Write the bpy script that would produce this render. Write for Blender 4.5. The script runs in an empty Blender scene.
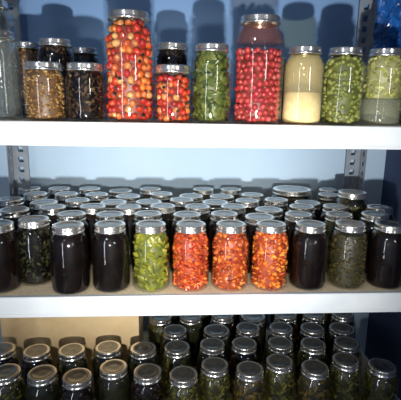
import bpy, bmesh, math, random
from mathutils import Vector, Matrix, noise as mnoise
random.seed(11)
S = bpy.context.scene
C = S.collection
S.view_settings.view_transform = 'Standard'
PI = math.pi
# ------------------------------------------------------------------ camera
F = 430.0
CAM = Vector((-0.075, -1.03, 0.473))
ROT = Matrix.Rotation(math.radians(-4.0), 3, 'Z') @ Matrix.Rotation(math.radians(90 - 12.1), 3, 'X') @ Matrix.Rotation(math.radians(1.0), 3, 'Z')
cd = bpy.data.cameras.new('camera'); cam = bpy.data.objects.new('camera', cd); C.objects.link(cam)
cd.sensor_width = 36; cd.lens = F / 401 * 36; cd.clip_start = .01
cam.matrix_world = Matrix.Translation(CAM) @ ROT.to_4x4()
S.camera = cam
def at(px, Y, z):
    "world X of the point of plane Y, height z, seen in column px"
    rx = ROT.col[0]; rz = ROT.col[2]
    k = (px - 200.5) / F
    dy = Y - CAM.y; dz = z - CAM.z
    a = rx.x + k * rz.x
    b = (rx.y + k * rz.y) * dy + (rx.z + k * rz.z) * dz
    return CAM.x - b / a
# ------------------------------------------------------------------ materials
def mat(name):
    m = bpy.data.materials.new(name); m.use_nodes = True
    nt = m.node_tree; b = nt.nodes['Principled BSDF']
    return m, nt, b
def noise(nt, scale, detail=3):
    tc = nt.nodes.new('ShaderNodeTexCoord'); n = nt.nodes.new('ShaderNodeTexNoise')
    n.inputs['Scale'].default_value = scale; n.inputs['Detail'].default_value = detail
    nt.links.new(tc.outputs['Object'], n.inputs['Vector'])
    return n
def ramp(nt, src, cols):
    r = nt.nodes.new('ShaderNodeValToRGB')
    e = r.color_ramp.elements
    while len(e) < len(cols): e.new(.5)
    for i, c in enumerate(cols):
        e[i].position = i / (len(cols) - 1); e[i].color = (*c, 1)
    nt.links.new(src, r.inputs['Fac'])
    return r
def noisy(name, cols, scale, rough=.5, metal=0, bump=0, bscale=None, spec=.5):
    m, nt, b = mat(name)
    n = noise(nt, scale); r = ramp(nt, n.outputs['Fac'], cols)
    r.color_ramp.elements[0].position = .3; r.color_ramp.elements[-1].position = .7
    nt.links.new(r.outputs['Color'], b.inputs['Base Color'])
    b.inputs['Roughness'].default_value = rough; b.inputs['Metallic'].default_value = metal
    b.inputs['Specular IOR Level'].default_value = spec
    if bump:
        n2 = noise(nt, bscale or scale); bp = nt.nodes.new('ShaderNodeBump')
        bp.inputs['Strength'].default_value = bump; bp.inputs['Distance'].default_value = .003
        nt.links.new(n2.outputs['Fac'], bp.inputs['Height']); nt.links.new(bp.outputs['Normal'], b.inputs['Normal'])
    return m
def island(name, cols, rough=.35, obj=False, spec=.35, mul=.5):
    m, nt, b = mat(name)
    if obj:
        g = nt.nodes.new('ShaderNodeObjectInfo'); o = g.outputs['Random']
    else:
        g = nt.nodes.new('ShaderNodeNewGeometry'); o = g.outputs['Random Per Island']
    r = ramp(nt, o, cols)
    n = noise(nt, 180); mx = nt.nodes.new('ShaderNodeMix'); mx.data_type = 'RGBA'; mx.blend_type = 'MULTIPLY'
    mx.inputs[0].default_value = mul
    nt.links.new(r.outputs['Color'], mx.inputs[6]); nt.links.new(n.outputs['Fac'], mx.inputs[7])
    nt.links.new(mx.outputs[2], b.inputs['Base Color'])
    b.inputs['Roughness'].default_value = rough; b.inputs['Specular IOR Level'].default_value = spec
    return m
def thin_glass(name, tint, rough=.03, strength=.7, base=.04, cloud=0, ccol=(1, 1, 1), wav=0):
    m = bpy.data.materials.new(name); m.use_nodes = True; nt = m.node_tree; nt.nodes.clear()
    out = nt.nodes.new('ShaderNodeOutputMaterial'); mix = nt.nodes.new('ShaderNodeMixShader')
    tr = nt.nodes.new('ShaderNodeBsdfTransparent'); gl = nt.nodes.new('ShaderNodeBsdfGlossy')
    tr.inputs['Color'].default_value = (*tint, 1); gl.inputs['Roughness'].default_value = rough
    gl.inputs['Color'].default_value = (.95, .97, 1, 1)
    lw = nt.nodes.new('ShaderNodeLayerWeight'); lw.inputs['Blend'].default_value = .5
    p = nt.nodes.new('ShaderNodeMath'); p.operation = 'POWER'; p.inputs[1].default_value = 3.5
    q = nt.nodes.new('ShaderNodeMath'); q.operation = 'MULTIPLY_ADD'; q.inputs[1].default_value = strength; q.inputs[2].default_value = base
    nt.links.new(lw.outputs['Facing'], p.inputs[0]); nt.links.new(p.outputs[0], q.inputs[0])
    src = tr.outputs[0]
    if cloud:
        df = nt.nodes.new('ShaderNodeBsdfDiffuse'); df.inputs['Color'].default_value = (*ccol, 1)
        m2 = nt.nodes.new('ShaderNodeMixShader'); m2.inputs[0].default_value = cloud
        nt.links.new(tr.outputs[0], m2.inputs[1]); nt.links.new(df.outputs[0], m2.inputs[2]); src = m2.outputs[0]
    if wav:
        n2 = noise(nt, 42, 2); bp = nt.nodes.new('ShaderNodeBump'); bp.inputs['Strength'].default_value = wav; bp.inputs['Distance'].default_value = .004
        nt.links.new(n2.outputs['Fac'], bp.inputs['Height']); nt.links.new(bp.outputs['Normal'], gl.inputs['Normal'])
    nt.links.new(q.outputs[0], mix.inputs[0]); nt.links.new(src, mix.inputs[1]); nt.links.new(gl.outputs[0], mix.inputs[2])
    nt.links.new(mix.outputs[0], out.inputs['Surface'])
    return m
M = {}
M['glass'] = thin_glass('jar_glass', (.97, .98, .975), .012, .55, .075, 0, (1, 1, 1), .16)
M['steel'] = noisy('band_steel', [(.70, .69, .66), (.92, .91, .88)], 60, .2, .95)
M['lid'] = noisy('lid_tin', [(.18, .185, .19), (.37, .38, .38)], 40, .25, .9)
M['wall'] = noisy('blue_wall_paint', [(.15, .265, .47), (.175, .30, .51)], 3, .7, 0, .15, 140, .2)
M['wall_lit'] = noisy('blue_wall_lit_tone', [(.36, .49, .63), (.41, .54, .68)], 3, .7, 0, .15, 140, .2)  # lighter wall tone: brightness of the lit shelf gap put into the colour
M['wall_shade'] = noisy('deep_blue_shade_tone', [(.04, .06, .125), (.055, .08, .155)], 3, .7, 0, .15, 140, .2)  # near-black blue: the shadow right of the post, put into the colour
M['floor'] = noisy('grey_floor', [(.2, .2, .2), (.3, .29, .28)], 5, .6)
M['white'] = noisy('white_shelf_enamel', [(.50, .54, .58), (.58, .62, .65)], 12, .4, 0, 0, None, .4)
M['post'] = noisy('grey_post_enamel', [(.17, .20, .245), (.24, .275, .32)], 20, .4, 0, 0, None, .4)
M['board'] = noisy('particle_board', [(.74, .58, .37), (.9, .75, .52)], 90, .6)
M['card'] = noisy('cardboard', [(.62, .44, .23), (.74, .56, .31)], 14, .8)
M['tape'] = noisy('box_tape', [(.5, .4, .25), (.55, .45, .28)], 14, .3)
M['bag'] = noisy('blue_bag_plastic', [(.005, .025, .11), (.015, .11, .38)], 18, .2, 0, .5, 60)
# contents
M['dark'] = noisy('dark_brew', [(.0008, .0006, .0005), (.006, .003, .002)], 45, .5, 0, 0, None, .05)
M['dark_red'] = noisy('dark_red_brew', [(.001, .0006, .0005), (.008, .003, .0016)], 45, .5, 0, 0, None, .05)
M['dark_green'] = noisy('dark_green_brew', [(.004, .005, .002), (.026, .026, .009)], 55, .5, 0, 0, None, .1)
M['brown_seed'] = island('brown_seed_bits', [(.09, .04, .012), (.36, .19, .05), (.2, .095, .025), (.5, .32, .11)])
M['brown_core'] = noisy('brown_core', [(.05, .02, .008), (.14, .07, .02)], 60)
M['darkbits'] = island('dark_leaf_bits', [(.010, .007, .004), (.06, .028, .010), (.025, .012, .006), (.11, .065, .02)], .5, False, .15)
M['deepbits'] = island('deep_green_black_bits', [(.006, .007, .003), (.03, .035, .010), (.012, .014, .005), (.06, .065, .02)], .5, False, .12)
M['leaf'] = island('green_leaf_bits', [(.09, .10, .010), (.25, .25, .022), (.15, .165, .014), (.4, .37, .05)])
M['leaf_core'] = noisy('green_core', [(.05, .06, .008), (.12, .13, .02)], 60)
M['leafd'] = island('deep_green_leaf_bits', [(.02, .035, .008), (.09, .12, .02), (.04, .06, .01), (.18, .2, .045)])
M['bud'] = island('olive_green_buds', [(.10, .13, .02), (.28, .30, .065), (.18, .2, .035), (.36, .36, .1)])
M['olive'] = island('olive_brown_bits', [(.05, .05, .009), (.18, .17, .025), (.08, .08, .013), (.27, .25, .045)], .45, False, .15)
M['herb'] = island('olive_brown_herb_bits', [(.02, .015, .004), (.085, .06, .014), (.04, .027, .007), (.13, .10, .028)], .5, False, .12)
M['amberherb'] = island('amber_herb_bits', [(.06, .035, .007), (.21, .135, .022), (.10, .065, .011), (.3, .21, .042)], .45, False, .2)
M['olive_core'] = noisy('olive_core', [(.012, .012, .004), (.04, .034, .010)], 60)
M['orange'] = island('orange_petal_bits', [(.42, .022, .006), (.68, .09, .009), (.25, .014, .005), (.78, .22, .025), (.5, .042, .008), (.17, .010, .004)])
M['orange2'] = island('amber_petal_bits', [(.34, .03, .007), (.62, .12, .012), (.2, .02, .006), (.72, .22, .03), (.44, .06, .009), (.15, .015, .005)])
M['orange3'] = island('golden_petal_bits', [(.5, .055, .008), (.76, .18, .016), (.3, .027, .006), (.85, .33, .045), (.6, .095, .011), (.22, .02, .005)])
M['orange_core'] = noisy('orange_core', [(.16, .015, .005), (.32, .045, .008)], 60)
hipc = [(.5, .02, .012), (.64, .06, .016), (.3, .012, .010), (.72, .2, .03), (.5, .03, .014), (.42, .018, .012), (.72, .38, .12), (.6, .10, .02)]
M['hip_o'] = island('rose_hip_skin', hipc, .15, True, .5, .7); M['hip_i'] = island('rose_hip_skin_pile', hipc, .15, False, .5, .7)
redc = [(.40, .025, .028), (.52, .055, .05), (.46, .035, .035), (.32, .018, .022), (.5, .085, .07)]
M['red_o'] = island('red_berry_skin', redc, .2, True, .5, .6); M['red_i'] = island('red_berry_skin_pile', redc, .2, False, .5, .6)
M['hip_core'] = noisy('rose_hip_core', [(.10, .01, .006), (.22, .04, .015)], 60)
M['calyx'] = noisy('calyx_brown', [(.018, .009, .006), (.05, .025, .012)], 60)
M['powder'] = noisy('pale_yellow_sediment', [(.66, .50, .22), (.78, .62, .32)], 50, .7)
M['pale_bits'] = island('pale_flower_bits', [(.34, .34, .08), (.55, .53, .16), (.22, .25, .05), (.48, .45, .12)])
M['pale_core'] = noisy('pale_core', [(.2, .2, .08), (.36, .34, .16)], 50)
M['amber'] = thin_glass('amber_liquid', (.98, .85, .77), .03, .3, .04, .05, (.8, .26, .18))
M['tanliq'] = thin_glass('tan_liquid', (.97, .89, .62), .04, .25, .03, .24, (.84, .70, .38))
M['paleliq'] = thin_glass('pale_green_liquid', (.97, .98, .88), .04, .25, .03, .14, (.84, .84, .60))
M['clearliq'] = thin_glass('clear_liquid', (.98, .99, .97), .04, .3, .04, .06, (.7, .74, .68))
# ------------------------------------------------------------------ mesh helpers
def bm_obj(name, bm, mats, parent=None, smooth=True):
    me = bpy.data.meshes.new(name); bm.to_mesh(me); bm.free()
    for m in (mats if isinstance(mats, (list, tuple)) else [mats]): me.materials.append(M[m])
    if smooth:
        for p in me.polygons: p.use_smooth = True
    o = bpy.data.objects.new(name, me); C.objects.link(o)
    if parent: o.parent = parent
    return o
def lathe(bm, prof, seg=32, mi=0):
    rings = []
    for r, z in prof:
        if r < 1e-6: rings.append([bm.verts.new((0, 0, z))]); continue
        rings.append([bm.verts.new((r * math.cos(2 * PI * i / seg), r * math.sin(2 * PI * i / seg), z)) for i in range(seg)])
    for a, b in zip(rings, rings[1:]):
        for i in range(seg):
            j = (i + 1) % seg
            if len(a) == 1: vs = (a[0], b[j], b[i])
            elif len(b) == 1: vs = (a[i], a[j], b[0])
            else: vs = (a[i], a[j], b[j], b[i])
            f = bm.faces.new(vs); f.material_index = mi
def box(bm, x0, x1, y0, y1, z0, z1, mi=0):
    v = [bm.verts.new((x, y, z)) for z in (z0, z1) for x, y in ((x0, y0), (x1, y0), (x1, y1), (x0, y1))]
    for q in ((3, 2, 1, 0), (4, 5, 6, 7), (0, 1, 5, 4), (1, 2, 6, 5), (2, 3, 7, 6), (3, 0, 4, 7)):
        f = bm.faces.new([v[i] for i in q]); f.material_index = mi
def prism(bm, poly, a, b, axis):
    def P(u, v, t): return (t, u, v) if axis == 'X' else (u, t, v)
    A = [bm.verts.new(P(u, v, a)) for u, v in poly]; B = [bm.verts.new(P(u, v, b)) for u, v in poly]
    n = len(poly)
    bm.faces.new(A); bm.faces.new(B[::-1])
    for i in range(n): bm.faces.new((A[i], B[i], B[(i + 1) % n], A[(i + 1) % n]))
    bmesh.ops.recalc_face_normals(bm, faces=bm.faces[:])
def empty(name, loc, label, cat, group=None):
    o = bpy.data.objects.new(name, None); C.objects.link(o); o.location = loc
    o.empty_display_size = .02
    o['label'] = label; o['category'] = cat
    if group: o['group'] = group
    return o
def struct(o): o['kind'] = 'structure'; return o
# ------------------------------------------------------------------ setting
TOP = .436; MID = 0.0; BOT = -.436
DEP = .61
XL = at(12, .60, .3); XR = at(361, .60, .3)
WY = .665
WX = at(386, WY, .3)
bm = bmesh.new(); box(bm, -2.2, WX + .1, WY, WY + .1, .45, 1.6, 0); box(bm, -2.2, WX + .1, WY, WY + .1, -.62, .45, 1); struct(bm_obj('wall_back', bm, ['wall', 'wall_lit'], None, False))  # lower box takes the tone with the light baked in
bm = bmesh.new(); box(bm, WX, WX + .1, -.5, WY, -.62, 1.6); struct(bm_obj('shade_wall', bm, 'wall_shade', None, False))  # dark side panel added to stand for the shadow beyond the shelf
bm = bmesh.new(); box(bm, -2.2, WX + .1, -2.2, WY + .1, -.72, -.62); struct(bm_obj('floor', bm, 'floor', None, False))
# ------------------------------------------------------------------ shelf unit
unit = empty('shelf_unit', ((XL + XR) / 2, DEP / 2, -.62), 'white metal shelving unit with wooden boards and slotted posts, holding all the jars', 'shelves')
ox, oy, oz = unit.location
def rel(o): o.location = (-ox, -oy, -oz); o.parent = unit; return o
prof = [(.002, 0), (0, -.002), (0, -.046), (.0015, -.0475), (.0015, -.0485), (0, -.05), (0, -.054), (.002, -.056), (.014, -.056), (.014, 0)]
for z in (TOP, MID, BOT):
    bm = bmesh.new(); box(bm, XL + .016, XR - .016, .0145, DEP - .0145, z - .014, z); rel(bm_obj('shelf_board', bm, 'board', None, False))
    bm = bmesh.new(); prism(bm, [(u, z + v) for u, v in prof], XL, XR, 'X'); rel(bm_obj('front_beam', bm, 'white', None, False))
    bm = bmesh.new(); prism(bm, [(DEP - u, z + v) for u, v in prof], XL, XR, 'X'); rel(bm_obj('back_beam', bm, 'white', None, False))
    for x0, x1 in ((XL, XL + .014), (XR - .014, XR)):
        bm = bmesh.new(); box(bm, x0, x1, .0145, DEP - .0145, z - .056, z); rel(bm_obj('side_beam', bm, 'white', None, False))
def post(x, y, sx, sy):
    bm = bmesh.new(); w = .056; pitch = .038; z0 = -.62; z1 = 1.1
    n = int((z1 - z0) / pitch)
    for fl in (0, 1):
        us = [0, .018, .036, w]
        def P(u, z): return (x + sx * u, y, z) if fl == 0 else (x, y + sy * u, z)
        for k in range(n):
            zs = [z0 + k * pitch + d for d in (0, .009, .029, pitch)]
            g = [[bm.verts.new(P(u + (.004 if 0 < i < 3 and j == 1 else 0), z)) for i, u in enumerate(us)] for j, z in enumerate(zs)]
            for j in range(3):
                for i in range(3):
                    if i == 1 and j == 1: continue
                    bm.faces.new((g[j][i], g[j][i + 1], g[j + 1][i + 1], g[j + 1][i]))
    bmesh.ops.remove_doubles(bm, verts=bm.verts[:], dist=.0002)
    o = bm_obj('post', bm, 'post', None, False)
    md = o.modifiers.new('thick', 'SOLIDIFY'); md.thickness = .002; md.offset = 0
    rel(o)
e = .0025
post(XL - e, -e, 1, 1); post(XR + e, -e, -1, 1); post(XL - e, DEP + e, 1, -1); post(XR + e, DEP + e, -1, -1)
# ------------------------------------------------------------------ jars
DIM = {  # R, H, lid R, shoulder start, shoulder end
    'quart': (.0506, .176, .0390, .127, .156),
    'quarttall': (.0506, .188, .0400, .139, .168),
    'widemouth': (.0490, .168, .0430, .130, .148),
    'pint': (.0475, .136, .0420, .098, .116),
    'half': (.0625, .256, .0480, .190, .234),
    'bighalf': (.0625, .300, .0480, .236, .277),
    'wide': (.0800, .186, .0700, .135, .164),
    'tallb': (.0470, .205, .0400, .160, .184),
    'tallq': (.0540, .205, .0460, .152, .182)}
QR = .0506
def glass_prof(k, inset=0):
    R, H, L, h1, h2 = DIM[k]; n = L - .0035
    p = [(R * .70, .0025), (R * .78, .0), (R * .93, .002), (R * .985, .007), (R, .015), (R, h1)]
    for t in (.2, .4, .6, .8):
        a = t * PI / 2
        p.append((n + .001 + (R - n - .001) * math.cos(a), h1 + (h2 - h1) * math.sin(a) * (.55 + .45 * t)))
    p += [(n + .001, h2), (n, h2 + .003), (n, H - .0025)]
    return [(0, .0045)] + p
def content_prof(k, inset, z0, z1):
    pts = []
    for r, z in glass_prof(k)[5:]:
        r2 = r - inset; z2 = max(z - (.001 if z > .05 else 0), .005)
        if z2 >= z1: break
        if z2 >= z0: pts.append((r2, z2))
    def rad(z):
        g = glass_prof(k)[5:]
        for (ra, za), (rb, zb) in zip(g, g[1:]):
            if za <= z <= zb and zb > za: return ra + (rb - ra) * (z - za) / (zb - za) - inset
        return g[0][0] - inset if z < g[0][1] else g[-1][0] - inset
    q = [(0, z0), (rad(z0) * .95 if z0 < .01 else rad(z0), z0)] + pts + [(rad(z1), z1), (0, z1 + .0005)]
    out = [q[0]]
    for a in q[1:]:
        if a[1] > out[-1][1] + 1e-5 or abs(a[0] - out[-1][0]) > 1e-4: out.append(a)
    return out, rad
MESH = {}
def shell(kind, root):
    if kind not in MESH:
        R, H, L, h1, h2 = DIM[kind]
        bm = bmesh.new(); lathe(bm, glass_prof(kind), 36); g = bm_obj('glass_body', bm, 'glass')
        bm = bmesh.new()
        lathe(bm, [(L * .80, H - .0006), (L - .003, H), (L - .001, H - .0006), (L, H - .002), (L + .0006, H - .004), (L - .0004, H - .0065), (L + .0008, H - .009), (L - .0004, H - .0115), (L + .0006, H - .0135), (L + .002, H - .0155), (L + .002, H - .0175), (L + .0006, H - .0188), (L - .003, H - .0185)], 40)
        b = bm_obj('screw_band', bm, 'steel')
        bm = bmesh.new()
        lathe(bm, [(0, H - .0016), (L * .30, H - .0016), (L * .62, H - .0014), (L * .68, H - .0004), (L * .74, H - .0004), (L * .80, H - .0012), (L * .9, H - .0012)], 36)
        d = bm_obj('lid_disc', bm, 'lid')
        MESH[kind] = [o.data for o in (g, b, d)]
        for o in (g, b, d): bpy.data.objects.remove(o)
    for nm, me in zip(('glass_body', 'screw_band', 'lid_disc'), MESH[kind]):
        o = bpy.data.objects.new(nm, me); C.objects.link(o); o.parent = root
def chunk(bm, p, s, shape):
    rot = Matrix.Rotation(random.uniform(0, 2 * PI), 4, 'Z') @ Matrix.Rotation(random.uniform(0, PI), 4, 'X') @ Matrix.Rotation(random.uniform(0, PI), 4, 'Y')
    if shape == 'mix': shape = random.choice(('leaf', 'leaf', 'bit'))
    if shape == 'bud':
        bmesh.ops.create_icosphere(bm, subdivisions=2, radius=1, matrix=Matrix.Translation(p) @ rot @ Matrix.Diagonal((s, s * .85, s * 1.1, 1)))
    elif shape == 'bit':
        bmesh.ops.create_icosphere(bm, subdivisions=1, radius=1, matrix=Matrix.Translation(p) @ rot @ Matrix.Diagonal((s, s * random.uniform(.4, .8), s * random.uniform(.7, 1.3), 1)))
    else:  # leaf: curled pointed blade
        a = math.atan2(p.y, p.x)
        m = Matrix.Translation(p) @ Matrix.Rotation(a, 4, 'Z') @ Matrix.Rotation(random.gauss(0, .5), 4, 'Z') @ Matrix.Rotation(random.gauss(0, .5), 4, 'Y') @ Matrix.Rotation(random.uniform(0, 2 * PI), 4, 'X')
        L = s * random.uniform(1, 1.7); W = s * random.uniform(.45, .8); h = s * .22
        cs = [(0, 0, -L), (0, W, -L * .2), (0, W * .8, L * .4), (0, 0, L), (0, -W * .8, L * .4), (0, -W, -L * .2), (h, 0, -L * .2), (h, 0, L * .4)]
        v = [bm.verts.new(m @ Vector(c)) for c in cs]
        for q in ((0, 1, 6), (1, 2, 7, 6), (2, 3, 7), (3, 4, 7), (4, 5, 6, 7), (5, 0, 6)): bm.faces.new([v[i] for i in q])
def bits(kind, name, mb, mc, n, size, shape, z0, z1, root, inset=.0035, var=(.6, 1.15)):
    bm = bmesh.new()
    prof, rad = content_prof(kind, inset + size * .75, z0, z1)
    lathe(bm, prof, 28, 1)
    nf = len(bm.faces)
    n = int(n * (z1 - z0) / .15) if DIM[kind][1] > .19 else n
    for i in range(n):
        z = random.uniform(z0 + size * .6, z1); a = random.uniform(0, 2 * PI)
        s = size * random.uniform(*var)
        r = rad(z) + random.uniform(-.25, .35) * size
        chunk(bm, Vector((r * math.cos(a), r * math.sin(a), z)), s, shape)
    bm.faces.ensure_lookup_table()
    for f in bm.faces[nf:]: f.material_index = 0
    # keep every piece inside the glass
    gp = content_prof(kind, .0015, .004, z1)[1]
    for v in bm.verts:
        r = math.hypot(v.co.x, v.co.y); lim = gp(max(.016, min(v.co.z, DIM[kind][1] - .004)))
        if r > lim: v.co.x *= lim / r; v.co.y *= lim / r
        if v.co.z < .005: v.co.z = .005
        if v.co.z > DIM[kind][1] - .004: v.co.z = DIM[kind][1] - .004
    o = bm_obj(name, bm, [mb, mc], root, True); o['kind'] = 'stuff'
    return o
def plain(kind, name, m, z0, z1, root, inset=.003):
    bm = bmesh.new(); prof, rad = content_prof(kind, inset, z0, z1); lathe(bm, prof, 32)
    return bm_obj(name, bm, m, root)
def berries(kind, name, rb, z1, mo, mi, root, hip=False):
    R = DIM[kind][0]; _, rad = content_prof(kind, .0035, .005, z1)
    P = []; z = .006 + rb; k = 0
    while z < z1:
        rr = rad(z + rb * .4) - rb; n = int(2 * PI * rr / (2.02 * rb))
        for i in range(n):
            a = 2 * PI * (i + .5 * (k % 2)) / n + random.uniform(-.11, .11)
            q = rr - random.uniform(0, .004)
            P.append(Vector((q * math.cos(a), q * math.sin(a), z + random.uniform(-.0038, .0038))))
        z += rb * 1.68; k += 1
    top = z - rb * 1.68
    rr = rad(top) - 3 * rb
    while rr > -rb:
        n = max(1, int(2 * PI * max(rr, 0) / (2.02 * rb)))
        for i in range(n):
            a = 2 * PI * i / n + rr; P.append(Vector((max(rr, 0) * math.cos(a), max(rr, 0) * math.sin(a), top - random.uniform(0, .003))))
        rr -= 2 * rb
    P.sort(key=lambda p: p.y)
    def berry(bm, m):
        bmesh.ops.create_uvsphere(bm, u_segments=14, v_segments=9, radius=rb, matrix=m @ Matrix.Diagonal((.96, .96, 1.12 if hip else 1, 1)))
        prof = [(rb * .16, rb * (1.26 if hip else 1.06)), (rb * (.55 if hip else .2), rb * (.97 if hip else .97))]
        vs = []
        for r, z in prof:
            vs.append([bm.verts.new(m @ Vector((r * math.cos(t * PI / 4), r * math.sin(t * PI / 4), z))) for t in range(8)])
        for i in range(8):
            f = bm.faces.new((vs[0][i], vs[0][(i + 1) % 8], vs[1][(i + 1) % 8], vs[1][i])); f.material_index = 1
        f = bm.faces.new(vs[0]); f.material_index = 1
    def rm(): return Matrix.Rotation(random.uniform(0, 2 * PI), 4, 'Z') @ Matrix.Rotation(random.uniform(0, PI), 4, 'X')
    bm = bmesh.new(); berry(bm, Matrix()); proto = bm_obj(name, bm, [mo, 'calyx'], root)
    me = proto.data
    for i, p in enumerate(P[:100]):
        o = proto if i == 0 else bpy.data.objects.new(name, me)
        if i: C.objects.link(o); o.parent = root
        m = rm(); o.location = p; o.rotation_euler = m.to_euler(); s = random.uniform(.8, 1); o.scale = (s, s, s * random.uniform(.9, 1.1))
    bm = bmesh.new()
    for p in P[100:]: berry(bm, Matrix.Translation(p) @ rm())
    o = bm_obj(name + '_pile', bm, [mi, 'calyx'], root); o['kind'] = 'stuff'
    bm = bmesh.new(); prof, _ = content_prof(kind, .0035 + rb * 1.3, .006, top - rb * .8); lathe(bm, prof, 24)
    bm_obj('infusion', bm, 'hip_core', root)
def fill(kind, c, root):
    R, H, L, h1, h2 = DIM[kind]; full = h2 + .002
    if c in ('dark', 'dark_red', 'dark_green'): plain(kind, 'infusion', c, .005, full, root)
    elif c == 'darkbits': bits(kind, 'dark_leaves', 'darkbits', 'dark', 420, .0055, 'leaf', .005, full, root)
    elif c == 'deepbits': bits(kind, 'dark_leaves', 'deepbits', 'dark', 420, .0065, 'leaf', .005, full, root)
    elif c == 'seed': bits(kind, 'seeds', 'brown_seed', 'brown_core', 520, .0042, 'bit', .005, full, root)
    elif c == 'leaf': bits(kind, 'leaves', 'leaf', 'leaf_core', 460, .0098, 'leaf', .005, full, root)
    elif c == 'leafd': bits(kind, 'leaves', 'leafd', 'leaf_core', 400, .0112, 'leaf', .005, full, root)
    elif c == 'olive': bits(kind, 'leaves', 'olive', 'olive_core', 420, .0080, 'leaf', .005, full, root)
    elif c == 'herb': bits(kind, 'herbs', 'herb', 'olive_core', 560, .0042, 'bit', .005, full - .012, root)
    elif c == 'amberherb': bits(kind, 'herbs', 'amberherb', 'olive_core', 420, .0070, 'leaf', .005, full - .006, root)
    elif c == 'bud': bits(kind, 'green_buds', 'bud', 'leaf_core', 340, .0066, 'bud', .005, h2 - .004, root)
    elif c in ('orange', 'orange2', 'orange3'): bits(kind, 'petals', c, 'orange_core', 820, .0065, 'mix', .005, full, root, .0035, (.45, 1.3))
    elif c == 'hipbits': berries(kind, 'rose_hip', .0088, full, 'hip_o', 'hip_i', root, True)
    elif c == 'hips': berries(kind, 'rose_hip', .0098, h2 + .002, 'hip_o', 'hip_i', root, True)
    elif c == 'red':
        berries(kind, 'red_berry', .0085, .184, 'red_o', 'red_i', root)
        plain(kind, 'liquid', 'amber', .194, full, root, .0025)
    elif c == 'powder':
        plain(kind, 'sediment', 'powder', .005, .078, root); plain(kind, 'cloudy_liquid', 'tanliq', .0785, h2 - .002, root)
    elif c == 'pale':
        plain(kind, 'clear_liquid', 'paleliq', .005, .066, root); bits(kind, 'floating_flowers', 'pale_bits', 'pale_core', 280, .0075, 'leaf', .0675, full, root)
    elif c == 'white': plain(kind, 'clear_liquid', 'clearliq', .005, full, root)
PROTO = {}
placed = {TOP: [], MID: [], BOT: []}
def jar(kind, c, x, y, z, label, group):
    key = (kind, c)
    placed[z].append((x, y, DIM[kind][0]))
    if key not in PROTO:
        r = empty('mason_jar', (x, y, z), label, 'jar', group)
        shell(kind, r); fill(kind, c, r); PROTO[key] = r
    else:
        s = PROTO[key]; r = s.copy(); C.objects.link(r); r.location = (x, y, z)
        r['label'] = label; r['group'] = group
        for ch in list(s.children):
            d = ch.copy(); C.objects.link(d); d.parent = r
        r.rotation_euler = (0, 0, random.uniform(-.25, .25))
    return r
def free(x, y, R, z, gap=.0008): return all((x - a) ** 2 + (y - b) ** 2 > (R + r + gap) ** 2 for a, b, r in placed[z])
G1 = 'preserve jars on the top shelf'; G2 = 'preserve jars on the middle shelf'; G3 = 'preserve jars on the bottom shelf'
topjars = [
 ('tallq', 'white', -2, .075, 'clear jar of pale liquid at the left end of the top shelf, front'),
 ('bighalf', 'white', -5, .205, 'tallest clear jar behind the front jar at the left end, top shelf'),
 ('pint', 'seed', 45, .065, 'short wide jar of tan seeds at the left of the top shelf'),
 ('pint', 'darkbits', 86, .065, 'short wide jar of dark brown herbs beside the tall rose hip jar'),
 ('tallb', 'seed', 31, .262, 'tan seed jar standing behind left side of the short seed jar'),
 ('tallb', 'darkbits', 58, .182, 'brown herb jar behind the gap between the two short jars'),
 ('tallb', 'darkbits', 86, .345, 'brown herb jar directly behind the short dark brown jar, top shelf'),
 ('half', 'hips', 130, .078, 'tall large jar packed full of red and orange rose hips'),
 ('pint', 'hipbits', 173, .062, 'short jar of red rose hips right beside the tall rose hip jar'),
 ('tallb', 'darkbits', 172, .20, 'dark jar standing directly behind the short rose hip jar'),
 ('quarttall', 'leafd', 211, .072, 'jar of dark green leaves between the rose hips and red berries'),
 ('half', 'red', 257, .078, 'tall large jar of round red berries with clear liquid on top'),
 ('quarttall', 'powder', 302, .072, 'jar with pale yellow sediment under cloudy tan liquid'),
 ('quarttall', 'bud', 341.5, .072, 'jar of round green buds on the top shelf'),
 ('quarttall', 'pale', 381, .072, 'jar of pale yellow flowers at the right of the top shelf'),
 ('quart', 'darkbits', 272, .235, 'dark jar half hidden behind the tall red berry jar'),
 ('quart', 'bud', 416, .15, 'green bud jar cut by the right picture edge, top shelf'),
]
for k, c, px, Y, lab in topjars: jar(k, c, at(px, Y, TOP + .06), Y, TOP, lab, G1)
midfront = [
 ('dark_red', 0, .066, 'black filled jar at the left end of the middle shelf front row'),
 ('deepbits', 36, .113, 'very dark green leaf jar set back between two black jars, middle shelf'),
 ('dark', 70, .053, 'black filled jar third from left in the middle shelf front row'),
 ('dark', 111, .062, 'black filled jar just left of the bright green leaf jar'),
 ('leaf', 151, .062, 'jar of bright olive green leaves beside the orange jars'),
 ('orange', 190.5, .062, 'red orange petal jar, leftmost of the three orange jars'),
 ('orange2', 230, .062, 'amber orange petal jar in the middle of the three orange jars'),
 ('orange3', 269.5, .062, 'golden orange petal jar, rightmost of the three orange jars'),
 ('dark_red', 308.5, .062, 'black filled jar just right of the three orange jars'),
 ('herb', 347.5, .064, 'olive brown herb jar second from right in the middle front row'),
 ('dark', 386.5, .062, 'black filled jar at the right end of the middle front row')]
for c, px, Y, lab in midfront: jar('quart', c, at(px, Y, MID + .08), Y, MID, lab, G2)
jar('wide', 'dark_green', at(292, .515, .18), .515, MID, 'large wide jar with oversized lid at the back of the middle shelf', G2)
jar('tallq', 'olive', at(351, .36, .15), .36, MID, 'taller olive jar standing above the dark jars near right post', G2)
ORD = ['first', 'second', 'third', 'fourth', 'fifth', 'sixth', 'seventh', 'eighth', 'ninth', 'tenth', 'eleventh', 'twelfth', 'thirteenth', 'fourteenth']
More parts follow.
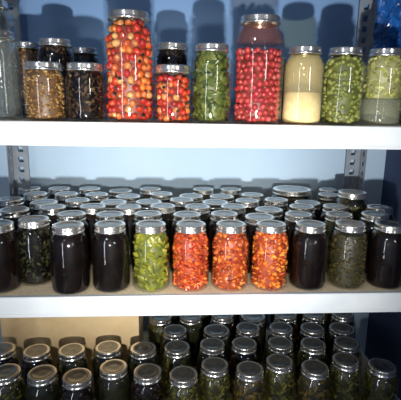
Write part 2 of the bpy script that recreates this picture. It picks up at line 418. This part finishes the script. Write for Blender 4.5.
desc = {'dark': 'black filled', 'dark_red': 'black red', 'dark_green': 'dark green', 'olive': 'olive green leaf', 'darkbits': 'dark brown herb', 'amberherb': 'amber herb'}
def rows(z, Ys, kinds, shelf, G, start, xmin=None, lo=-12, hi=412):
    for k, Y in enumerate(Ys):
        x0 = max(at(lo, Y, z + .17), XL + .068); x1 = min(at(hi, Y, z + .17), XR - .068)
        if xmin and Y > xmin[0]: x0 = max(x0, xmin[1])
        x = x0 + (.05 if k % 2 else 0); L = []
        while x <= x1:
            y = Y + random.uniform(-.014, .006)
            if y + QR + .002 > DEP: y = DEP - QR - .002
            if free(x, y, QR, z): L.append((x, y)); x += .1020 + random.uniform(0, .010); placed[z].append((L[-1][0], y, QR))
            else: x += .002
        for a, b in L: placed[z].remove((a, b, QR))
        for i, (a, b) in enumerate(L):
            c = random.choice(kinds)
            kd = 'widemouth' if random.random() < .3 and c in ('dark', 'dark_green') else 'quart'
            jar(kd, c, a, b, z, '%s jar, %s from the left in the %s row, %s shelf' % (desc[c], ORD[i], ORD[start + k], shelf), G)
rows(MID, [.168, .267, .365, .463, .557], ['dark', 'dark', 'dark_red', 'dark_green'], 'middle', G2, 1)
bf = [(6, .085), (40, .075), (75, .055), (109, .095), (142, .07), (177, .053), (210, .095), (244, .07), (278, .105), (312, .07), (346, .105), (381, .07)]
kinds = ['olive', 'dark_green', 'darkbits', 'dark_green', 'darkbits', 'olive', 'olive', 'amberherb', 'olive', 'amberherb', 'olive', 'olive']
for i, (px, Y) in enumerate(bf):
    x = at(px, Y, BOT + .17)
    while not free(x, Y, QR, BOT): x += .001
    jar('quart', kinds[i], x, Y, BOT, '%s jar, %s from the left in the front row, bottom shelf' % (desc[kinds[i]], ORD[i]), G3)
rows(BOT, [.202, .302, .402, .502], ['olive', 'dark_green', 'dark_green', 'darkbits'], 'bottom', G3, 1, (.24, at(160, .32, BOT + .17)))
# ------------------------------------------------------------------ cardboard box
bx0, bx1 = XL + .03, at(138, .28, BOT + .25)
bw, bd, bh = bx1 - bx0, .22, .31
cb = empty('cardboard_box', ((bx0 + bx1) / 2, .302 + bd / 2, BOT), 'tan cardboard box behind the jars at the left of the bottom shelf', 'box')
bm = bmesh.new(); t = .004
box(bm, -bw / 2, bw / 2, -bd / 2, -bd / 2 + t, 0, bh); box(bm, -bw / 2, bw / 2, bd / 2 - t, bd / 2, 0, bh)
box(bm, -bw / 2, -bw / 2 + t, -bd / 2 + t, bd / 2 - t, 0, bh); box(bm, bw / 2 - t, bw / 2, -bd / 2 + t, bd / 2 - t, 0, bh)
box(bm, -bw / 2 + t, bw / 2 - t, -bd / 2 + t, bd / 2 - t, 0, t); bm_obj('body', bm, 'card', cb, False)
for s in (-1, 1):
    bm = bmesh.new(); box(bm, -bw / 2, bw / 2, min(s * .001, s * bd / 2), max(s * .001, s * bd / 2), bh, bh + t); bm_obj('flap', bm, 'card', cb, False)
bm = bmesh.new(); box(bm, -bw / 2, bw / 2, -.025, .025, bh + t, bh + t + .0006); bm_obj('tape', bm, 'tape', cb, False)
# ------------------------------------------------------------------ blue bag (crumpled)
bgY = .33; bgx = at(400, bgY, .75)
bm = bmesh.new()
pr0 = [(0, 0), (.050, 0), (.060, .01), (.064, .06), (.066, .14), (.068, .22), (.066, .30), (.070, .38), (.064, .44), (.072, .48)]
pr = []
for (a, b), (c, d) in zip(pr0, pr0[1:]):
    n = max(1, int(math.hypot(c - a, d - b) / .007))
    for i in range(n): pr.append((a + (c - a) * i / n, b + (d - b) * i / n))
pr.append(pr0[-1])
lathe(bm, pr, 72)
for v in bm.verts:
    z = v.co.z; r = math.hypot(v.co.x, v.co.y)
    if r < 1e-5: continue
    p = v.co
    a = 1 - abs(mnoise.noise(p * 20)) * 2.2; b = 1 - abs(mnoise.noise(p * 44 + Vector((3, 1, 7)))) * 2.2
    k = 1 + (.26 * (a - .65) + .15 * (b - .65)) * min(1, z / .04 + .1)
    v.co.x *= k; v.co.y *= k; v.co.z += .016 * mnoise.noise(p * 30) * min(1, z / .1)
bag = bm_obj('plastic_bag', bm, 'bag', None, False); bag.location = (bgx, bgY, TOP)
bag['label'] = 'crumpled dark blue plastic bag at the top right corner behind jars'; bag['category'] = 'bag'
# ------------------------------------------------------------------ lights
def look(o, t):
    d = Vector(t) - o.location; o.rotation_euler = d.to_track_quat('-Z', 'Y').to_euler()
def spot(name, loc, tgt, en, ang, blend, soft, col):
    ld = bpy.data.lights.new(name, 'SPOT'); ld.energy = en; ld.spot_size = math.radians(ang); ld.spot_blend = blend; ld.shadow_soft_size = soft; ld.color = col
    lo = bpy.data.objects.new(name, ld); C.objects.link(lo); lo.location = loc; look(lo, tgt)
spot('key_spot', (-.06, -1.25, .128), (0, .6, .47), 160, 74, 1, .014, (1, .98, .94))
spot('added_wall_fill', (-.10, -1.3, .29), (-.06, .66, .29), 72, 38, .8, .03, (1, .95, .86))  # added fill that brightens the wall between the shelves, no real fixture
def area(name, loc, tgt, sx, sy, en, col):
    ld = bpy.data.lights.new(name, 'AREA'); ld.shape = 'RECTANGLE'; ld.size = sx; ld.size_y = sy; ld.energy = en; ld.color = col
    lo = bpy.data.objects.new(name, ld); C.objects.link(lo); lo.location = loc; look(lo, tgt)
area('added_streak_strip', (-1.05, -1.55, .25), (0, .2, .25), .15, 1.5, 4.6, (.94, .97, 1))  # added out-of-view strip for vertical streaks on the glass, no actual window
area('added_highlight', (-.7, -1.3, 1.25), (0, .1, .1), .16, .18, 2.8, (1, .98, .95))  # added out-of-view light for glints on the jar shoulders
area('added_highlight', (.8, -1.5, .75), (0, .2, .1), .14, .3, 1.8, (1, .97, .93))  # second added glint light, on the right
w = bpy.data.worlds.new('world'); S.world = w; w.use_nodes = True
nt = w.node_tree; bg = nt.nodes['Background']
tc = nt.nodes.new('ShaderNodeTexCoord'); dp = nt.nodes.new('ShaderNodeVectorMath'); dp.operation = 'DOT_PRODUCT'
dp.inputs[1].default_value = Vector((-.35, -.85, .35)).normalized()
nt.links.new(tc.outputs['Generated'], dp.inputs[0])
mr = nt.nodes.new('ShaderNodeMapRange'); mr.inputs[1].default_value = .2; mr.inputs[2].default_value = 1; mr.inputs[3].default_value = .03; mr.inputs[4].default_value = .19
nt.links.new(dp.outputs['Value'], mr.inputs[0]); nt.links.new(mr.outputs[0], bg.inputs['Strength'])
bg.inputs['Color'].default_value = (.5, .66, 1, 1)
